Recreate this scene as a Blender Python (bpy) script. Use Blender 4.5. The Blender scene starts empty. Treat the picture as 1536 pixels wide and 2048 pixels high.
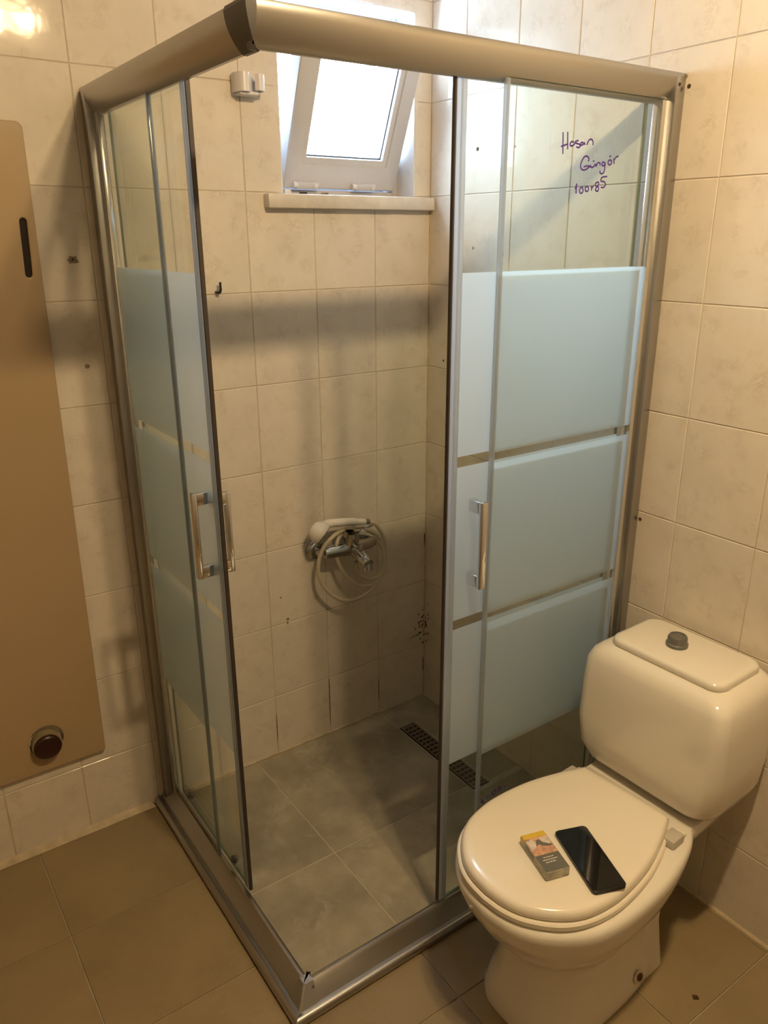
import bpy, bmesh, math, random
from mathutils import Vector, Matrix
random.seed(7)
R = math.radians
scene = bpy.context.scene
C = scene.collection

# ------------------------------------------------------------------ camera, world, exposure
cam_d = bpy.data.cameras.new('camera'); cam = bpy.data.objects.new('camera', cam_d); C.objects.link(cam)
cam.location = (-1.5492, -1.9716, 1.6055)
cam.rotation_mode = 'XYZ'
cam.rotation_euler = (1.23062, 0.00511, -0.61067)
cam_d.sensor_fit = 'VERTICAL'; cam_d.sensor_height = 36.0; cam_d.sensor_width = 27.0
cam_d.lens = 1558.865 / 2048 * 36.0
cam_d.clip_start = 0.02
scene.camera = cam

world = bpy.data.worlds.new('daylight_sky'); scene.world = world; world.use_nodes = True
bg = world.node_tree.nodes['Background']
bg.inputs[0].default_value = (0.60, 0.78, 1.0, 1)
SKY = 50.0
bg.inputs[1].default_value = SKY
LAMP = 830.0         # bulb emission strength
vs = scene.view_settings
vs.view_transform = 'Standard'; vs.look = 'None'; vs.gamma = 1.0; vs.use_curve_mapping = False
vs.exposure = 0.25
cy = scene.cycles
cy.max_bounces = 14; cy.diffuse_bounces = 5; cy.glossy_bounces = 5; cy.transmission_bounces = 8
cy.transparent_max_bounces = 24; cy.sample_clamp_indirect = 4.0
cy.caustics_reflective = False; cy.caustics_refractive = False
# light portal at the window opening (guides sampling of the sky)
pd = bpy.data.lights.new('window_portal', 'AREA'); pd.shape = 'RECTANGLE'; pd.size = 0.45; pd.size_y = 0.48
pd.cycles.is_portal = True
po = bpy.data.objects.new('window_portal', pd); C.objects.link(po)
po.location = (-0.278, 0.19, 1.95); po.rotation_euler = (R(90), 0, R(180))
po.rotation_euler = (R(-90), 0, 0)

# ------------------------------------------------------------------ materials
MATS = {}
def newmat(name):
    m = bpy.data.materials.new(name); m.use_nodes = True
    MATS[name] = m
    return m, m.node_tree.nodes, m.node_tree.links
def pbsdf(m): return m.node_tree.nodes['Principled BSDF']
def simple(name, col, rough=0.5, metal=0.0, spec=0.5, coat=0.0, noise=0.0, nscale=20, bump=0.0, bscale=60):
    m, N, L = newmat(name); b = pbsdf(m)
    b.inputs['Base Color'].default_value = (*col, 1); b.inputs['Roughness'].default_value = rough
    b.inputs['Metallic'].default_value = metal; b.inputs['Specular IOR Level'].default_value = spec
    b.inputs['Coat Weight'].default_value = coat; b.inputs['Coat Roughness'].default_value = 0.08
    tc = N.new('ShaderNodeTexCoord')
    if noise > 0:
        n = N.new('ShaderNodeTexNoise'); n.inputs['Scale'].default_value = nscale; n.inputs['Detail'].default_value = 5
        L.new(tc.outputs['Object'], n.inputs['Vector'])
        r = N.new('ShaderNodeValToRGB')
        r.color_ramp.elements[0].position = 0.3; r.color_ramp.elements[1].position = 0.7
        r.color_ramp.elements[0].color = (*[c * (1 - noise) for c in col], 1)
        r.color_ramp.elements[1].color = (*[min(1, c * (1 + noise * .5)) for c in col], 1)
        L.new(n.outputs['Fac'], r.inputs['Fac']); L.new(r.outputs['Color'], b.inputs['Base Color'])
    if bump > 0:
        n2 = N.new('ShaderNodeTexNoise'); n2.inputs['Scale'].default_value = bscale; n2.inputs['Detail'].default_value = 3
        L.new(tc.outputs['Object'], n2.inputs['Vector'])
        bp = N.new('ShaderNodeBump'); bp.inputs['Strength'].default_value = bump; bp.inputs['Distance'].default_value = 0.002
        L.new(n2.outputs['Fac'], bp.inputs['Height']); L.new(bp.outputs['Normal'], b.inputs['Normal'])
    return m

def tile_mat(name, base, vein, rough, vscale, cloud, var=0.05, bump=0.12, lo=.94, hi=1.03):
    """glazed tile: soft clouds, fine veins, slight tone change from tile to tile"""
    m, N, L = newmat(name); b = pbsdf(m)
    tc = N.new('ShaderNodeTexCoord'); oi = N.new('ShaderNodeObjectInfo')
    geo = N.new('ShaderNodeNewGeometry')
    add = N.new('ShaderNodeVectorMath'); add.operation = 'ADD'
    mul = N.new('ShaderNodeMath'); mul.operation = 'MULTIPLY'; mul.inputs[1].default_value = 37.0
    L.new(oi.outputs['Random'], mul.inputs[0])
    L.new(geo.outputs['Position'], add.inputs[0]); L.new(mul.outputs[0], add.inputs[1])
    n1 = N.new('ShaderNodeTexNoise'); n1.inputs['Scale'].default_value = cloud; n1.inputs['Detail'].default_value = 6; n1.inputs['Roughness'].default_value = 0.6
    n2 = N.new('ShaderNodeTexNoise'); n2.inputs['Scale'].default_value = vscale; n2.inputs['Detail'].default_value = 8; n2.inputs['Roughness'].default_value = 0.75; n2.inputs['Distortion'].default_value = 1.2
    L.new(add.outputs[0], n1.inputs['Vector']); L.new(add.outputs[0], n2.inputs['Vector'])
    r1 = N.new('ShaderNodeValToRGB')
    r1.color_ramp.elements[0].position = 0.32; r1.color_ramp.elements[1].position = 0.68
    r1.color_ramp.elements[0].color = (*[c * lo for c in base], 1); r1.color_ramp.elements[1].color = (*[min(1, c * hi) for c in base], 1)
    L.new(n1.outputs['Fac'], r1.inputs['Fac'])
    r2 = N.new('ShaderNodeValToRGB')
    e = r2.color_ramp.elements; e[0].position = 0.40; e[0].color = (0, 0, 0, 1); e[1].position = 0.56; e[1].color = (0, 0, 0, 1)
    x = e.new(0.48); x.color = (1, 1, 1, 1)
    L.new(n2.outputs['Fac'], r2.inputs['Fac'])
    n3 = N.new('ShaderNodeTexNoise'); n3.inputs['Scale'].default_value = cloud * 2.2; L.new(add.outputs[0], n3.inputs['Vector'])
    m3 = N.new('ShaderNodeMapRange'); m3.inputs[1].default_value = 0.5; m3.inputs[2].default_value = 0.75; m3.inputs[3].default_value = 0; m3.inputs[4].default_value = 0.55
    L.new(n3.outputs['Fac'], m3.inputs[0])
    mm = N.new('ShaderNodeMath'); mm.operation = 'MULTIPLY'; L.new(r2.outputs['Color'], mm.inputs[0]); L.new(m3.outputs[0], mm.inputs[1])
    mx = N.new('ShaderNodeMixRGB'); L.new(mm.outputs[0], mx.inputs[0]); L.new(r1.outputs['Color'], mx.inputs[1]); mx.inputs[2].default_value = (*vein, 1)
    hv = N.new('ShaderNodeHueSaturation')
    mr = N.new('ShaderNodeMapRange'); mr.inputs[3].default_value = 1 - var; mr.inputs[4].default_value = 1 + var
    L.new(oi.outputs['Random'], mr.inputs[0]); L.new(mr.outputs[0], hv.inputs['Value']); L.new(mx.outputs[0], hv.inputs['Color'])
    L.new(hv.outputs[0], b.inputs['Base Color'])
    b.inputs['Roughness'].default_value = rough; b.inputs['Specular IOR Level'].default_value = 0.15
    bp = N.new('ShaderNodeBump'); bp.inputs['Strength'].default_value = bump; bp.inputs['Distance'].default_value = 0.004
    n4 = N.new('ShaderNodeTexNoise'); n4.inputs['Scale'].default_value = 28; n4.inputs['Detail'].default_value = 2; L.new(add.outputs[0], n4.inputs['Vector'])
    L.new(n4.outputs['Fac'], bp.inputs['Height']); L.new(bp.outputs['Normal'], b.inputs['Normal'])
    return m

def schlick(N, L, f0=0.045):
    lw = N.new('ShaderNodeLayerWeight'); lw.inputs['Blend'].default_value = 0.5
    pw = N.new('ShaderNodeMath'); pw.operation = 'POWER'; pw.inputs[1].default_value = 5; L.new(lw.outputs['Facing'], pw.inputs[0])
    ma = N.new('ShaderNodeMath'); ma.operation = 'MULTIPLY_ADD'; ma.inputs[1].default_value = 1 - f0; ma.inputs[2].default_value = f0
    L.new(pw.outputs[0], ma.inputs[0]); return ma.outputs[0]
def glass_mat(name, tint=(0.955, 0.98, 0.968), rough=0.0):
    m, N, L = newmat(name); N.remove(pbsdf(m)); out = N['Material Output']
    t = N.new('ShaderNodeBsdfTransparent'); t.inputs[0].default_value = (*tint, 1)
    g = N.new('ShaderNodeBsdfGlossy'); g.inputs['Roughness'].default_value = rough; g.inputs['Color'].default_value = (1, 1, 1, 1)
    mx = N.new('ShaderNodeMixShader'); L.new(schlick(N, L), mx.inputs[0]); L.new(t.outputs[0], mx.inputs[1]); L.new(g.outputs[0], mx.inputs[2])
    L.new(mx.outputs[0], out.inputs[0]); return m
def frost_mat(name, col=(0.85, 0.955, 0.98), clear=0.36):
    m, N, L = newmat(name); N.remove(pbsdf(m)); out = N['Material Output']
    d = N.new('ShaderNodeBsdfDiffuse'); d.inputs[0].default_value = (*col, 1)
    tl = N.new('ShaderNodeBsdfTranslucent'); tl.inputs[0].default_value = (*col, 1)
    m1 = N.new('ShaderNodeMixShader'); m1.inputs[0].default_value = 0.80; L.new(d.outputs[0], m1.inputs[1]); L.new(tl.outputs[0], m1.inputs[2])
    t = N.new('ShaderNodeBsdfRefraction'); t.inputs['Color'].default_value = (0.90, 0.95, 0.93, 1); t.inputs['IOR'].default_value = 1.15; t.inputs['Roughness'].default_value = 0.75
    m2 = N.new('ShaderNodeMixShader'); m2.inputs[0].default_value = clear; L.new(m1.outputs[0], m2.inputs[1]); L.new(t.outputs[0], m2.inputs[2])
    g = N.new('ShaderNodeBsdfGlossy'); g.inputs['Roughness'].default_value = 0.22
    m3 = N.new('ShaderNodeMixShader'); L.new(schlick(N, L), m3.inputs[0]); L.new(m2.outputs[0], m3.inputs[1]); L.new(g.outputs[0], m3.inputs[2])
    L.new(m3.outputs[0], out.inputs[0]); return m
def seal_mat(name):
    """milky clear plastic: partly see-through, glows with the light behind it"""
    m, N, L = newmat(name); N.remove(pbsdf(m)); out = N['Material Output']
    t = N.new('ShaderNodeBsdfTransparent'); t.inputs[0].default_value = (0.88, 0.91, 0.94, 1)
    tl = N.new('ShaderNodeBsdfTranslucent'); tl.inputs[0].default_value = (0.80, 0.86, 0.93, 1)
    d = N.new('ShaderNodeBsdfDiffuse'); d.inputs[0].default_value = (0.50, 0.53, 0.57, 1)
    a = N.new('ShaderNodeMixShader'); a.inputs[0].default_value = 0.35; L.new(tl.outputs[0], a.inputs[1]); L.new(d.outputs[0], a.inputs[2])
    b = N.new('ShaderNodeMixShader'); b.inputs[0].default_value = 0.35; L.new(a.outputs[0], b.inputs[1]); L.new(t.outputs[0], b.inputs[2])
    g = N.new('ShaderNodeBsdfGlossy'); g.inputs['Roughness'].default_value = 0.15
    mx = N.new('ShaderNodeMixShader'); L.new(schlick(N, L, 0.06), mx.inputs[0]); L.new(b.outputs[0], mx.inputs[1]); L.new(g.outputs[0], mx.inputs[2])
    L.new(mx.outputs[0], out.inputs[0]); return m
def emit_mat(name, col, s):
    m, N, L = newmat(name); N.remove(pbsdf(m)); e = N.new('ShaderNodeEmission')
    e.inputs[0].default_value = (*col, 1); e.inputs[1].default_value = s; L.new(e.outputs[0], N['Material Output'].inputs[0]); return m

M_TILE = tile_mat('cream_wall_tile', (0.70, 0.635, 0.545), (0.48, 0.40, 0.31), 0.09, 34, 9, 0.025, 0.07)
M_FLOOR = tile_mat('beige_floor_tile', (0.275, 0.21, 0.12), (0.21, 0.155, 0.08), 0.42, 14, 4, 0.05, 0.08, .88, 1.08)
M_INNER = tile_mat('grey_stone_tile', (0.335, 0.30, 0.225), (0.50, 0.45, 0.36), 0.38, 5, 6, 0.06, 0.1, .76, 1.22)
M_PLAINWALL = simple('plain_cream_wall', (0.34, 0.30, 0.24), 0.4, noise=0.06, nscale=5)
M_CEIL = simple('white_ceiling', (0.50, 0.48, 0.45), 0.8, noise=0.03)
M_GROUT = simple('wall_grout', (0.58, 0.51, 0.42), 0.9, noise=0.25, nscale=9)
M_FGROUT = simple('floor_grout', (0.42, 0.36, 0.26), 0.9, noise=0.2, nscale=12)
M_IGROUT = simple('light_grout', (0.50, 0.44, 0.34), 0.9, noise=0.2, nscale=12)
M_CAULK = simple('cream_caulk', (0.56, 0.46, 0.31), 0.7, noise=0.25, nscale=25, bump=0.4)
M_SATIN = simple('satin_aluminium', (0.44, 0.43, 0.415), 0.30, metal=1.0, noise=0.04, nscale=3)
M_CHROME = simple('polished_chrome', (0.72, 0.72, 0.72), 0.07, metal=1.0, noise=0.02)
M_POLISH = simple('polished_aluminium', (0.70, 0.69, 0.67), 0.16, metal=0.9, noise=0.02)
M_DULLC = simple('water_spotted_chrome', (0.50, 0.49, 0.46), 0.2, metal=1.0, noise=0.15, nscale=60)
M_GREYPL = simple('grey_plastic', (0.09, 0.087, 0.09), 0.4, noise=0.05)
M_DARKSEAL = simple('dark_seal', (0.035, 0.025, 0.02), 0.5, noise=0.1)
M_GLASS = glass_mat('clear_glass')
M_WGLASS = glass_mat('window_glass', (0.97, 0.985, 0.98))
M_FROST = frost_mat('frosted_glass')
M_GEDGE = simple('green_glass_edge', (0.10, 0.17, 0.13), 0.15, noise=0.05)
M_SEAL = seal_mat('clear_plastic_seal')
M_CERAM = simple('white_ceramic', (0.76, 0.72, 0.64), 0.10, spec=0.5, coat=0.3, noise=0.02, nscale=6)
M_SEAT = simple('white_seat_plastic', (0.80, 0.745, 0.64), 0.17, noise=0.02, nscale=6)
M_PVC = simple('white_pvc', (0.58, 0.575, 0.60), 0.25, noise=0.03, nscale=8)
M_REVEAL = simple('white_reveal', (0.70, 0.71, 0.72), 0.35, noise=0.05, nscale=8)
M_MARBLE = simple('marble_sill', (0.66, 0.61, 0.54), 0.3, noise=0.2, nscale=14)
M_GASKET = simple('black_gasket', (0.03, 0.035, 0.04), 0.5, noise=0.1)
M_WPL = simple('white_plastic', (0.70, 0.68, 0.70), 0.3, noise=0.04)
M_WHEAD = simple('white_shower_plastic', (0.78, 0.74, 0.68), 0.2, noise=0.03)
M_HOSE = simple('cream_hose', (0.60, 0.53, 0.40), 0.35, noise=0.05, nscale=40)
M_ENAMEL = simple('cream_enamel', (0.42, 0.305, 0.18), 0.22, noise=0.04, nscale=3)
M_DARK = simple('painted_slot_shade', (0.02, 0.012, 0.006), 0.8, noise=0.2)
M_REDCAP = simple('dark_red_cap', (0.032, 0.007, 0.004), 0.35, noise=0.15, nscale=30)
M_PIPE = simple('yellowed_pipe', (0.34, 0.27, 0.15), 0.5, noise=0.25, nscale=30)
M_BUTTON = simple('grey_button', (0.13, 0.13, 0.12), 0.3, noise=0.06)
M_HINGE = simple('grey_hinge_plastic', (0.50, 0.47, 0.41), 0.35, noise=0.05)
M_RUST = simple('rusty_hole', (0.07, 0.035, 0.012), 0.7, noise=0.4, nscale=80)
M_RUSTST = simple('rust_stain', (0.62, 0.55, 0.42), 0.35, noise=0.25, nscale=40)
M_DRAIN = simple('bronze_drain', (0.20, 0.155, 0.115), 0.4, metal=0.3, noise=0.2, nscale=50)
M_INK = simple('purple_marker_ink', (0.06, 0.015, 0.22), 0.5, noise=0.1)
M_PHONE = simple('black_phone_body', (0.008, 0.008, 0.009), 0.3, noise=0.05)
M_SCREEN = simple('dark_phone_screen', (0.004, 0.004, 0.004), 0.03, spec=0.6, noise=0.02)
M_YEL = simple('yellow_print', (0.62, 0.42, 0.05), 0.3, noise=0.1)
M_FLESH = simple('warning_photo_print', (0.62, 0.36, 0.24), 0.3, noise=0.45, nscale=90)
M_PALEP = simple('pale_print', (0.66, 0.58, 0.50), 0.3, noise=0.3, nscale=110)
M_GREYP = simple('grey_print', (0.13, 0.13, 0.115), 0.35, noise=0.1)
M_PACK = simple('silver_pack_card', (0.36, 0.34, 0.27), 0.25, metal=0.2, noise=0.45, nscale=70)
M_TEXT = simple('white_print', (0.62, 0.60, 0.55), 0.5, noise=0.05)
M_MOLD = simple('brown_mould', (0.17, 0.125, 0.05), 0.8, noise=0.5, nscale=60)
M_CHIP = simple('chipped_tile', (0.26, 0.21, 0.15), 0.9, noise=0.4, nscale=120)
M_HOLE = simple('hole_shade_dark', (0.02, 0.012, 0.008), 0.9, noise=0.2)  # dark colour in place of shade inside holes and drain slots
M_BLACK = simple('black_metal', (0.012, 0.01, 0.01), 0.4, noise=0.1)
M_BULB = emit_mat('warm_bulb', (1.0, 0.725, 0.39), LAMP)
M_LEAF = simple('tree_leaves', (0.03, 0.055, 0.03), 0.5, noise=0.4, nscale=20)
M_BARK = simple('bark', (0.16, 0.11, 0.07), 0.9, noise=0.3)

# ------------------------------------------------------------------ helpers
def mesh(name, verts, faces, mats, parent=None, smooth=None, fm=None):
    me = bpy.data.meshes.new(name); me.from_pydata([tuple(v) for v in verts], [], faces)
    for m in (mats if isinstance(mats, (list, tuple)) else [mats]): me.materials.append(m)
    if fm: me.polygons.foreach_set('material_index', fm)
    me.validate(); me.update()
    bm = bmesh.new(); bm.from_mesh(me); bmesh.ops.recalc_face_normals(bm, faces=bm.faces); bm.to_mesh(me); bm.free()
    if smooth is not None:
        me.polygons.foreach_set('use_smooth', [True] * len(me.polygons)); me.set_sharp_from_angle(angle=R(smooth))
    o = bpy.data.objects.new(name, me); C.objects.link(o)
    if parent: o.parent = parent
    return o
def tag(o, label=None, cat=None, group=None, kind=None):
    if label: o['label'] = label
    if cat: o['category'] = cat
    if group: o['group'] = group
    if kind: o['kind'] = kind
    return o
def empty(name, loc=(0, 0, 0), rz=0):
    o = bpy.data.objects.new(name, None); C.objects.link(o); o.location = loc; o.rotation_euler = (0, 0, rz); o.empty_display_size = 0.05
    return o
BF = [(0, 3, 2, 1), (4, 5, 6, 7), (0, 1, 5, 4), (1, 2, 6, 5), (2, 3, 7, 6), (3, 0, 4, 7)]
def bverts(x0, x1, y0, y1, z0, z1):
    return [(x0, y0, z0), (x1, y0, z0), (x1, y1, z0), (x0, y1, z0), (x0, y0, z1), (x1, y0, z1), (x1, y1, z1), (x0, y1, z1)]
def box(name, x0, x1, y0, y1, z0, z1, mat, parent=None, bev=0.0, seg=2, M=None, smooth=40):
    x0, x1 = min(x0, x1), max(x0, x1); y0, y1 = min(y0, y1), max(y0, y1); z0, z1 = min(z0, z1), max(z0, z1)
    o = mesh(name, bverts(x0, x1, y0, y1, z0, z1), BF, mat, parent)
    if bev > 0:
        bm = bmesh.new(); bm.from_mesh(o.data)
        bmesh.ops.bevel(bm, geom=bm.edges[:], offset=bev, segments=seg, profile=0.5, affect='EDGES', clamp_overlap=True)
        bm.to_mesh(o.data); bm.free()
        o.data.polygons.foreach_set('use_smooth', [True] * len(o.data.polygons)); o.data.set_sharp_from_angle(angle=R(smooth))
    if M is not None: o.data.transform(M)
    return o
def multibox(name, boxes, mat, parent=None, bev=0.0):
    V = []; F = []
    for b in boxes:
        k = len(V); V += bverts(*b); F += [tuple(i + k for i in f) for f in BF]
    o = mesh(name, V, F, mat, parent)
    if bev:
        bm = bmesh.new(); bm.from_mesh(o.data); bmesh.ops.bevel(bm, geom=bm.edges[:], offset=bev, segments=1, affect='EDGES'); bm.to_mesh(o.data); bm.free()
    return o
def loft(name, rings, mat, parent=None, cap0=True, cap1=True, smooth=40):
    n = len(rings[0]); V = [v for r in rings for v in r]; F = []
    for i in range(len(rings) - 1):
        for j in range(n):
            a = i * n + j; b = i * n + (j + 1) % n
            F.append((a, b, b + n, a + n))
    if cap0: F.append(tuple(range(n - 1, -1, -1)))
    if cap1: F.append(tuple(range((len(rings) - 1) * n, len(rings) * n)))
    return mesh(name, V, F, mat, parent, smooth)
def lathe(name, prof, mat, parent=None, M=None, n=24, smooth=35):
    rings = [[(r * math.cos(2 * math.pi * j / n), r * math.sin(2 * math.pi * j / n), z) for j in range(n)] for r, z in prof]
    o = loft(name, rings, mat, parent, smooth=smooth)
    if M is not None: o.data.transform(M)
    return o
def axis_matrix(p, d):
    """z axis of the local frame points along d, origin at p"""
    return Matrix.Translation(Vector(p)) @ Vector(d).normalized().to_track_quat('Z', 'Y').to_matrix().to_4x4()
def catmull(P, k=8, closed=False):
    P = [Vector(p) for p in P]; out = []; n = len(P)
    rng = range(n if closed else n - 1)
    for i in rng:
        if closed: a, b, c, d = P[i - 1], P[i], P[(i + 1) % n], P[(i + 2) % n]
        else: a, b, c, d = P[max(i - 1, 0)], P[i], P[i + 1], P[min(i + 2, n - 1)]
        for s in range(k):
            t = s / k
            out.append(0.5 * ((2 * b) + (c - a) * t + (2 * a - 5 * b + 4 * c - d) * t * t + (3 * b - a - 3 * c + d) * t ** 3))
    if not closed: out.append(P[-1])
    return out
def tube_geo(P, rad, n=8):
    P = [Vector(p) for p in P]; V = []; F = []
    up = None
    for i, p in enumerate(P):
        t = (P[min(i + 1, len(P) - 1)] - P[max(i - 1, 0)]).normalized()
        if up is None: up = t.orthogonal().normalized()
        up = (up - t * up.dot(t)).normalized(); s = t.cross(up)
        r = rad[i] if isinstance(rad, (list, tuple)) else rad
        for j in range(n):
            a = 2 * math.pi * j / n; V.append(p + (up * math.cos(a) + s * math.sin(a)) * r)
    for i in range(len(P) - 1):
        for j in range(n):
            a = i * n + j; b = i * n + (j + 1) % n; F.append((a, b, b + n, a + n))
    F.append(tuple(range(n - 1, -1, -1))); k = (len(P) - 1) * n; F.append(tuple(range(k, k + n)))
    return V, F
def tube(name, P, rad, mat, parent=None, n=10, smooth=60):
    V, F = tube_geo(P, rad, n); return mesh(name, V, F, mat, parent, smooth)
def rrect(x0, x1, y0, y1, r, z, k=5):
    pts = []
    for cx, cy, a0 in ((x1 - r, y1 - r, 0), (x0 + r, y1 - r, 90), (x0 + r, y0 + r, 180), (x1 - r, y0 + r, 270)):
        for i in range(k + 1):
            a = R(a0 + 90 * i / k); pts.append((cx + r * math.cos(a), cy + r * math.sin(a), z))
    return pts

# ------------------------------------------------------------------ room shell
XL, YF, ZC = -2.30, -2.55, 2.48          # left wall, wall behind the camera, ceiling
WX0, WX1, WZ0, WZ1 = -0.495, -0.060, 1.7145, 2.183     # window opening in the back wall
GT = 0.0016                               # tile thickness proud of the grout bed
wall_back = multibox('wall_back', [(XL, WX0, GT, 0.18, 0, ZC), (WX1, 0.16, GT, 0.18, 0, ZC), (WX0, WX1, GT, 0.18, 0, WZ0 - .001), (WX0, WX1, GT, 0.18, WZ1, ZC)], M_GROUT)
tag(wall_back, 'back wall of cream glazed tiles with the window', kind='structure')
wall_right = multibox('wall_right', [(GT, 0.16, YF, GT, 0, ZC)], M_GROUT)
tag(wall_right, 'right wall of cream glazed tiles behind the toilet', kind='structure')
wall_left = multibox('wall_left', [(XL - 0.12, XL, YF, 0.18, 0, ZC)], M_PLAINWALL); tag(wall_left, kind='structure')
wall_front = multibox('wall_front', [(XL - 0.12, 0.16, YF - 0.12, YF, 0, ZC)], M_PLAINWALL); tag(wall_front, kind='structure')
ceiling = multibox('ceiling', [(XL - 0.12, 0.16, YF - 0.12, 0.18, ZC, ZC + 0.1)], M_CEIL); tag(ceiling, kind='structure')
floor = multibox('floor', [(XL - 0.12, 0.16, YF - 0.12, 0.18, -0.12, -0.003)], M_FGROUT)
tag(floor, 'beige tiled floor with a grey tiled shower area', kind='structure')

J = 0.0011                               # half joint
TILE_CACHE = {}
def tile_mesh(w, h, t, mat, bev=0.0012):
    """a tile lying in local XY, face at z=0 and body below, chamfered front edge; shared between alike tiles"""
    key = (round(w, 4), round(h, 4), mat.name)
    if key in TILE_CACHE: return TILE_CACHE[key]
    a, b = w / 2, h / 2; c = bev
    V = [(-a, -b, -t), (a, -b, -t), (a, b, -t), (-a, b, -t), (-a, -b, -c), (a, -b, -c), (a, b, -c), (-a, b, -c),
         (-a + c, -b + c, 0), (a - c, -b + c, 0), (a - c, b - c, 0), (-a + c, b - c, 0)]
    F = [(0, 1, 5, 4), (1, 2, 6, 5), (2, 3, 7, 6), (3, 0, 4, 7), (4, 5, 9, 8), (5, 6, 10, 9), (6, 7, 11, 10), (7, 4, 8, 11), (8, 9, 10, 11)]
    me = bpy.data.meshes.new('tile'); me.from_pydata(V, [], F); me.materials.append(mat); me.update()
    TILE_CACHE[key] = me; return me
def put_tile(me, M, parent, name='tile'):
    o = bpy.data.objects.new(name, me); C.objects.link(o); o.parent = parent; o.matrix_local = M; return o
MB = Matrix(((1, 0, 0, 0), (0, 0, -1, 0), (0, 1, 0, 0), (0, 0, 0, 1)))       # local z -> -y (back wall)
MR = Matrix(((0, 0, -1, 0), (-1, 0, 0, 0), (0, 1, 0, 0), (0, 0, 0, 1)))      # local z -> -x (right wall)
TH, TWB, TWR, ZJ = 0.25, 0.2011, 0.2004, 1.9645
zedges = [0.0] + [ZJ - TH * k for k in range(7, -3, -1) if ZJ - TH * k > 0.01]
zedges = [z for z in zedges if z < ZC] + [ZC]
def rect_minus(x0, x1, z0, z1):
    hx0, hx1, hz0, hz1 = WX0, WX1, WZ0, WZ1
    if x1 <= hx0 + 1e-4 or x0 >= hx1 - 1e-4 or z1 <= hz0 + 1e-4 or z0 >= hz1 - 1e-4: return [(x0, x1, z0, z1)]
    out = []
    if x0 < hx0: out.append((x0, hx0, z0, z1))
    if x1 > hx1: out.append((hx1, x1, z0, z1))
    a, b = max(x0, hx0), min(x1, hx1)
    if z0 < hz0: out.append((a, b, z0, hz0))
    if z1 > hz1: out.append((a, b, hz1, z1))
    return out
for zi in range(len(zedges) - 1):
    z0, z1 = zedges[zi], zedges[zi + 1]
    k = 0
    while True:
        x1, x0 = -TWB * k, -TWB * (k + 1)
        k += 1
        if x1 < XL + 0.02: break
        x0 = max(x0, XL)
        rs = rect_minus(x0, x1, z0, z1)
        if len(rs) == 1:
            a, b, c, d = rs[0]
            if b - a < 0.006 or d - c < 0.006: continue
            put_tile(tile_mesh(b - a - 2 * J, d - c - 2 * J, GT, M_TILE), Matrix.Translation(((a + b) / 2, 0, (c + d) / 2)) @ MB, wall_back)
        elif rs:
            multibox('tile', [(a + (J if a == x0 else 0), b - (J if b == x1 else 0), 0, GT, c + (J if c == z0 else 0), d - (J if d == z1 else 0)) for a, b, c, d in rs], M_TILE, wall_back)
    ys = [0.0] + [0.0525 - TWR * k for k in range(1, 14)]
    ys = [y for y in ys if y > YF] + [YF]
    for i in range(len(ys) - 1):
        y1, y0 = ys[i], ys[i + 1]
        if y1 - y0 < 0.01: continue
        put_tile(tile_mesh(y1 - y0 - 2 * J, z1 - z0 - 2 * J, GT, M_TILE), Matrix.Translation((0, (y0 + y1) / 2, (z0 + z1) / 2)) @ MR, wall_right)

# floor tiles: outer beige, inner grey
CX, CY = -0.955, -0.810                  # inner faces of the cabin rails
def ftile(x0, x1, y0, y1, mat, j=0.0016, z=0.0):
    if x1 - x0 < 0.01 or y1 - y0 < 0.01: return
    put_tile(tile_mesh(x1 - x0 - 2 * j, y1 - y0 - 2 * j, 0.003, mat, 0.0008), Matrix.Translation(((x0 + x1) / 2, (y0 + y1) / 2, z)), floor, 'floor_tile')
FT = 0.3340
oxs = [-1.352 + FT * i for i in range(-3, 6)]; oys = [-0.345 + FT * i for i in range(-8, 3)]
def grid(x0, x1, y0, y1):
    xs = [x0] + [x for x in oxs if x0 < x < x1] + [x1]; yy = [y0] + [y for y in oys if y0 < y < y1] + [y1]
    for i in range(len(xs) - 1):
        for k in range(len(yy) - 1): ftile(xs[i], xs[i + 1], yy[k], yy[k + 1], M_FLOOR)
grid(XL, -1.0, -0.86, 0); grid(XL, 0, YF, -0.86)
for t in ((CX, -.682, -.482, 0), (-.682, -.2, -.482, 0), (CX, -.682, CY, -.482), (-.682, -.2, CY, -.482), (-.2, 0, -.120, 0), (-.132, 0, -.500, -.120), (-.2, 0, CY, -.520)):
    ftile(*t, M_INNER)
bed = box('grout_bed', CX - .02, 0, CY - .02, 0, -0.0029, -0.0012, M_IGROUT, floor)

# pale caulk lines along the wall foot
t1 = mesh('trim_1', [(XL, 0, .001), (-1.022, 0, .001), (-1.022, -.017, .001), (XL, -.017, .001), (XL, 0, .016), (-1.03, 0, .014), (-1.03, -.006, .012), (XL, -.006, .012)], BF, M_CAULK)
tag(t1, 'rough pale caulk line where the back wall meets the floor', kind='structure')
t2 = mesh('trim_2', [(-.006, YF, .0005), (0, YF, .0005), (0, -.88, .0005), (-.006, -.88, .0005), (-.002, YF, .006), (0, YF, .006), (0, -.88, .006), (-.002, -.88, .006)], BF, M_CAULK)
tag(t2, 'thin pale grout line where the right wall meets the floor', kind='structure')
t3 = multibox('trim_3', [(CX, 0, -.005, 0, .0005, .005)], M_CAULK)
tag(t3, 'pale grout line at the foot of the shower back wall', kind='structure')
t4 = multibox('trim_4', [(-.005, 0, CY, -.005, .0005, .004)], M_CAULK)
tag(t4, 'pale grout line at the foot of the shower right wall', kind='structure')
t5 = multibox('trim_5', [(-.003, 0, -.003, 0, .005, WZ0)], M_CAULK)
tag(t5, 'uneven grout line in the shower corner', kind='structure')

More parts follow.
